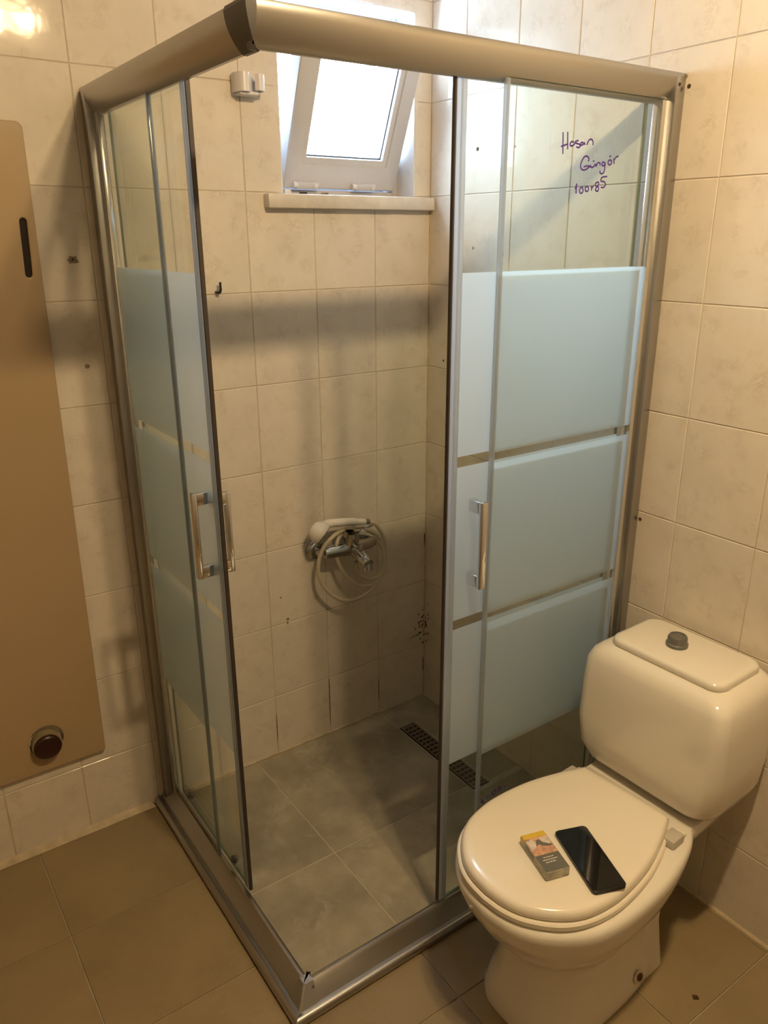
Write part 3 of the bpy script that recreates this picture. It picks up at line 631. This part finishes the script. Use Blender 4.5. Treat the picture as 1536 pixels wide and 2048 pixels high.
# ------------------------------------------------------------------ cream cover panel at the left and the capped pipe in it
pn = empty('cover_panel', (-1.5, -.01, .255)); tag(pn, 'tall cream enamelled cover panel with a dark slot and a round pipe hole', 'panel')
def curve_plate(name, loops, th, bev, mat):
    cu = bpy.data.curves.new(name, 'CURVE'); cu.dimensions = '2D'; cu.fill_mode = 'BOTH'; cu.extrude = th / 2; cu.bevel_depth = bev; cu.bevel_resolution = 3
    for lp in loops:
        s = cu.splines.new('POLY'); s.points.add(len(lp) - 1)
        for i, (a, b) in enumerate(lp): s.points[i].co = (a, b, 0, 1)
        s.use_cyclic_u = True
    ob = bpy.data.objects.new(name, cu); C.objects.link(ob)
    dg = bpy.context.evaluated_depsgraph_get(); me = bpy.data.meshes.new_from_object(ob.evaluated_get(dg)); bpy.data.objects.remove(ob)
    me.materials.clear(); me.materials.append(mat)
    o = bpy.data.objects.new(name, me); C.objects.link(o); return o
PY = -.018
def rloop(x0, x1b, x1t, z0, z1, r, k=6):
    pts = []
    for cx, cz, a0 in ((x1t - r, z1 - r, 0), (x0 + r, z1 - r, 90), (x0 + r, z0 + .004, 180), (x1b - .004, z0 + .004, 270)):
        rr = r if cz > 1 else .004
        for i in range(k + 1):
            a = R(a0 + 90 * i / k); pts.append((cx + rr * math.cos(a), cz + rr * math.sin(a)))
    return pts
slot = []
for cx, cz, a0 in ((-1.1500, 1.6400, 0), (-1.1540, 1.5290, 180)):
    for i in range(9):
        a = R(a0 + 180 * i / 8); slot.append((cx + .0105 * math.cos(a), cz + .0105 * math.sin(a)))
hole_l = [(-1.285 + .046 * math.cos(R(a)), .343 + .046 * math.sin(R(a))) for a in range(0, 360, 12)]
pf = curve_plate('front_sheet', [rloop(-1.80, -1.143, -1.126, .255, 1.838, .012), slot, hole_l], .0012, .003, M_ENAMEL)
pf.data.transform(Matrix.Translation((0, PY + .006, 0)) @ Matrix.Rotation(R(90), 4, 'X'))
pf.parent = pn; pf.matrix_parent_inverse = Matrix.Translation(pn.location).inverted()
for nm, b in (('side_sheet', (-1.152, -1.147, PY + .0085, -.001, .262, 1.49)), ('side_sheet', (-1.80, -1.795, PY + .0085, -.001, .262, 1.828)), ('top_sheet', (-1.795, -1.158, PY + .0085, -.001, 1.824, 1.828)), ('bottom_sheet', (-1.795, -1.158, PY + .0085, -.001, .262, .266))):
    q = box(nm, *b, M_ENAMEL); q.parent = pn; q.matrix_parent_inverse = Matrix.Translation(pn.location).inverted()
q = box('slot_shade_sheet', -1.19, -1.131, PY + .0085, PY + .0100, 1.50, 1.67, M_DARK); q.parent = pn; q.matrix_parent_inverse = Matrix.Translation(pn.location).inverted()  # dark sheet close behind the slot, painting the shade inside it
pp = empty('pipe_stub', (-1.287, 0, .336)); tag(pp, 'capped pipe stub with dark red end in the hole of the cream panel', 'pipe')
lathe('pipe', [(.0001, 0), (.036, 0), (.036, .024), (.038, .025), (.038, .030), (.0001, .030)], M_PIPE, pp, axis_matrix((0, 0, 0), (0, -1, 0)), 28)
lathe('pipe_cap', [(.0001, 0), (.0345, 0), (.0345, .010), (.031, .013), (.0295, .012), (.0001, .012)], M_REDCAP, pp, axis_matrix((0, -.030, 0), (0, -1, -.05)), 28)

# ------------------------------------------------------------------ toilet
TY = -1.083
toilet = empty('toilet', (0, TY, 0), R(1.5)); tag(toilet, 'white ceramic toilet with close-coupled cistern beside the shower', 'toilet')
def outline(ctrl, k=6):
    """ctrl: (x, half width) from back to front; mirrored closed loop"""
    P = catmull([(x, h, 0) for x, h in ctrl], k)
    up = [(p.x, max(p.y, 0.0)) for p in P]; dn = [(x, -h) for x, h in up[-2::-1]]
    return up + dn
rim_c = [(-.225, .142), (-.27, .164), (-.35, .185), (-.44, .195), (-.53, .193), (-.60, .180), (-.652, .152), (-.695, .112), (-.722, .062), (-.732, 0)]
rim = outline(rim_c)
XB, XFR = -.225, -.732
def ring(z, xb, xf, hw, sq=0.0):
    """rim outline rescaled to run from xb to xf with half width hw"""
    out = []
    for x, h in rim:
        u = (x - XB) / (XFR - XB)
        hh = h / .195
        if sq: hh = math.copysign(min(1, abs(hh)) ** (1 - sq), hh)
        out.append((xb + u * (xf - xb), hh * hw, z))
    return out
body = [ring(0.001, -.235, -.640, .135, .35), ring(.02, -.232, -.640, .136, .35), ring(.05, -.235, -.628, .128, .35), ring(.10, -.240, -.612, .118, .3), ring(.15, -.242, -.605, .117, .3), ring(.178, -.242, -.606, .120, .25),
        ring(.186, -.240, -.612, .127, .2), ring(.22, -.235, -.650, .146, .1), ring(.27, -.230, -.690, .171, 0), ring(.32, -.227, -.719, .188, 0), ring(.355, -.225, -.731, .1945, 0), ring(.372, -.225, -.733, .1955, 0), ring(.381, -.226, -.728, .191, 0), ring(.384, -.229, -.718, .184, 0)]
bowl = loft('bowl', body, M_CERAM, toilet, smooth=50)
# shelf joining the bowl to the wall, under the cistern
loft('outlet_shelf', [rrect(-.36, -.10, -.085, .085, .03, .26), rrect(-.34, -.06, -.12, .12, .035, .31), rrect(-.30, -.04, -.138, .138, .035, .348), rrect(-.30, -.035, -.143, .143, .03, .372), rrect(-.30, -.038, -.139, .139, .028, .3835)], M_CERAM, toilet)
loft('pedestal_back', [rrect(-.34, -.232, -.128, .128, .03, .001), rrect(-.34, -.235, -.121, .121, .03, .05), rrect(-.34, -.238, -.112, .112, .03, .12), rrect(-.34, -.238, -.112, .112, .03, .20), rrect(-.34, -.228, -.12, .12, .03, .27)], M_CERAM, toilet)
lathe('bolt_hole', [(.0001, 0), (.009, 0), (.009, .003), (.0001, .003)], M_RUST, toilet, axis_matrix((-.352, -.1325, .040), (-.05, -1, .22)), 16)
lathe('rust_ring', [(.0001, 0), (.017, 0), (.016, .001), (.0001, .001)], M_RUSTST, toilet, axis_matrix((-.354, -.1325, .040), (-.05, -1, .22)), 20)
seat_c = [(-.285, .118), (-.34, .145), (-.42, .168), (-.50, .178), (-.56, .177), (-.62, .163), (-.668, .134), (-.706, .088), (-.723, .045), (-.728, 0)]
so = outline(seat_c); lid_c = [(-.272, .111), (-.34, .138), (-.42, .161), (-.50, .171), (-.56, .170), (-.62, .156), (-.665, .126), (-.700, .084), (-.716, .044), (-.721, 0)]
lo = outline(lid_c)
def sc(o, s, z, cx=-.5): return [(cx + (x - cx) * s, .003 + y * s, z) for x, y in o]
loft('seat', [sc(so, .985, .386), sc(so, 1.0, .389), sc(so, 1.0, .398), sc(so, .985, .401)], M_SEAT, toilet)
loft('seat_lid', [sc(lo, .985, .4025), sc(lo, 1.0, .405), sc(lo, 1.0, .411), sc(lo, .992, .417), sc(lo, .975, .4215), sc(lo, .945, .4243), sc(lo, .88, .4255)], M_SEAT, toilet, smooth=60)
for s in (-1, 1):
    h = box('hinge', -.318, -.276, s * .118, s * .150, .3845, .405, M_HINGE, toilet, bev=.004)
    box('hinge_cap', -.272, -.256, s * .118, s * .144, .3845, .394, M_SEAT, toilet, bev=.004)
# the pan stands a touch askew to the cistern
for o in list(toilet.children): o.data.transform(Matrix.Translation((-.15, 0, 0)) @ Matrix.Rotation(R(2.0), 4, 'Z') @ Matrix.Translation((.15, 0, 0)))
# cistern
tz = [(.392, -.030, -.195, .140, .05), (.398, -.022, -.215, .160, .055), (.415, -.018, -.230, .174, .055), (.45, -.015, -.240, .184, .042), (.52, -.012, -.243, .188, .036), (.62, -.010, -.239, .185, .032), (.672, -.010, -.234, .181, .032), (.691, -.011, -.226, .173, .034), (.703, -.013, -.213, .160, .036), (.7095, -.016, -.196, .146, .04), (.711, -.02, -.180, .135, .035)]
loft('cistern', [rrect(xf, xb, -h, h, r, z, 7) for z, xb, xf, h, r in tz], M_CERAM, toilet, smooth=60)
lidz = [(.708, .004, .030), (.7115, 0, .032), (.721, 0, .032), (.726, .004, .030), (.7285, .012, .026)]
cl = loft('cistern_lid', [rrect(-.197 + i, -.022 - i, -.142 + i, .142 - i, r, z, 7) for z, i, r in lidz], M_CERAM, toilet, smooth=60)
lathe('flush_button', [(.0001, 0), (.0245, 0), (.0245, .008), (.022, .010), (.0215, .022), (.019, .026), (.015, .0265), (.0145, .0245), (.0001, .0245)], M_BUTTON, toilet, Matrix.Translation((-.112, .018, .7275)), 28)
lathe('flush_gasket', [(.0001, 0), (.045, 0), (.047, .012), (.0001, .012)], M_GASKET, toilet, Matrix.Translation((-.155, -.085, .3820)), 24)

# ------------------------------------------------------------------ phone and cigarette pack on the toilet lid
LZ = .4262
ph = empty('phone', (-.508, -1.189, LZ), R(-20.5)); tag(ph, 'black smartphone lying screen up on the toilet lid', 'phone')
def roundslab(name, w, l, t, r, z0, mat, par, inset=.0015):
    return loft(name, [rrect(-w / 2 + inset, w / 2 - inset, -l / 2 + inset, l / 2 - inset, r, z0, 6), rrect(-w / 2, w / 2, -l / 2, l / 2, r, z0 + inset, 6), rrect(-w / 2, w / 2, -l / 2, l / 2, r, z0 + t - inset, 6), rrect(-w / 2 + inset, w / 2 - inset, -l / 2 + inset, l / 2 - inset, r, z0 + t, 6)], mat, par, smooth=30)
roundslab('phone_body', .072, .168, .0085, .009, 0, M_PHONE, ph)
roundslab('screen', .067, .162, .0007, .007, .0083, M_SCREEN, ph, .0002)
pk = empty('cigarette_pack', (-.579, -1.135, LZ), R(-16.5)); tag(pk, 'cigarette pack with yellow top and warning photo, left of the phone', 'cigarette pack')
pw, plen, pt = .053, .106, .020
roundslab('pack_body', pw, plen, pt, .003, 0, M_PACK, pk, .001)
box('yellow_band', -pw / 2 + .001, pw / 2 - .001, plen / 2 - .014, plen / 2 - .001, pt - .0005, pt + .0003, M_YEL, pk)
box('yellow_side', -pw / 2 - .0003, -pw / 2 + .001, plen / 2 - .014, plen / 2 - .001, pt - .008, pt - .0005, M_YEL, pk)
wp = box('warning_photo', -pw / 2 + .001, pw / 2 - .001, -.008, plen / 2 - .014, pt - .0005, pt + .0003, M_FLESH, pk)
def patch(name, pts, z, mat, par):
    n = len(pts); V = [(x, y, z) for x, y in pts] + [(x, y, z - .0006) for x, y in pts]
    return mesh(name, V, [tuple(range(n))] + [(i, (i + 1) % n, n + (i + 1) % n, n + i) for i in range(n)], mat, par)
patch('photo_shape', [(-.024, .012), (-.024, .033), (-.012, .035), (-.006, .026), (-.010, .014), (-.018, .008)], pt + .0006, M_PALEP, wp)
patch('photo_shape', [(.004, .036), (.024, .036), (.024, .016), (.016, .014), (.008, .024)], pt + .0006, M_PALEP, wp)
patch('photo_shape', [(-.010, .014), (-.004, .030), (.003, .032), (.008, .022), (.022, .012), (.022, .009), (.004, .013), (-.002, .020)], pt + .0007, M_GREYP, wp)
wl = box('warning_text_panel', -pw / 2 + .001, pw / 2 - .001, -plen / 2 + .002, -.008, pt - .0005, pt + .0003, M_GREYP, pk)
for i, (a, b) in enumerate(((-.012, .010), (-.016, .016), (-.013, .009))):
    y = -.016 - i * .0065; x = a
    while x < b:
        w = random.uniform(.002, .005); box('print_mark', x, min(x + w, b), y - .0012, y + .0012, pt + .0002, pt + .0005, M_TEXT, wl); x += w + .0012
box('side_print', -pw / 2 - .0003, -pw / 2 + .0005, -.004, .030, .006, .017, M_GREYP, pk)

# little dry leaf scrap on the floor by the toilet
lf = mesh('dry_leaf', [(-.262, -1.318, .0005), (-.252, -1.326, .004), (-.246, -1.318, .001), (-.256, -1.312, .005), (-.262, -1.318, .0001), (-.252, -1.326, .0002), (-.246, -1.318, .0001), (-.256, -1.312, .0002)], [(0, 1, 2, 3), (4, 5, 6, 7), (0, 1, 5, 4), (1, 2, 6, 5), (2, 3, 7, 6), (3, 0, 4, 7)], M_RUST)
tag(lf, 'tiny dry brown leaf scrap on the floor right of the toilet', 'leaf')

# ------------------------------------------------------------------ tree outside the window
tr = empty('garden_tree', (4.98, 6.0, -1.0)); tag(tr, 'green tree outside seen at the edge of the window pane', 'tree')
tube('trunk', [(0, 0, 0), (.05, 0, 2.0), (0, .05, 4.2)], [.14, .11, .05], M_BARK, tr, n=10)
V = []; F = []
for i in range(900):
    d = Vector((random.gauss(0, 1), random.gauss(0, 1), random.gauss(0, 1))).normalized() * (random.random() ** .4)
    c = Vector((d.x * .95, d.y * .95, 4.5 + d.z * 1.2)); a = Vector((random.uniform(-1, 1), random.uniform(-1, 1), random.uniform(-1, 1))).normalized(); b = a.orthogonal().normalized()
    k = len(V); s = random.uniform(.07, .13); V += [c - a * s, c + b * s * .45, c + a * s, c - b * s * .45]; F.append((k, k + 1, k + 2, k + 3))
cr = mesh('crown', V, F, M_LEAF, tr); cr['kind'] = 'stuff'
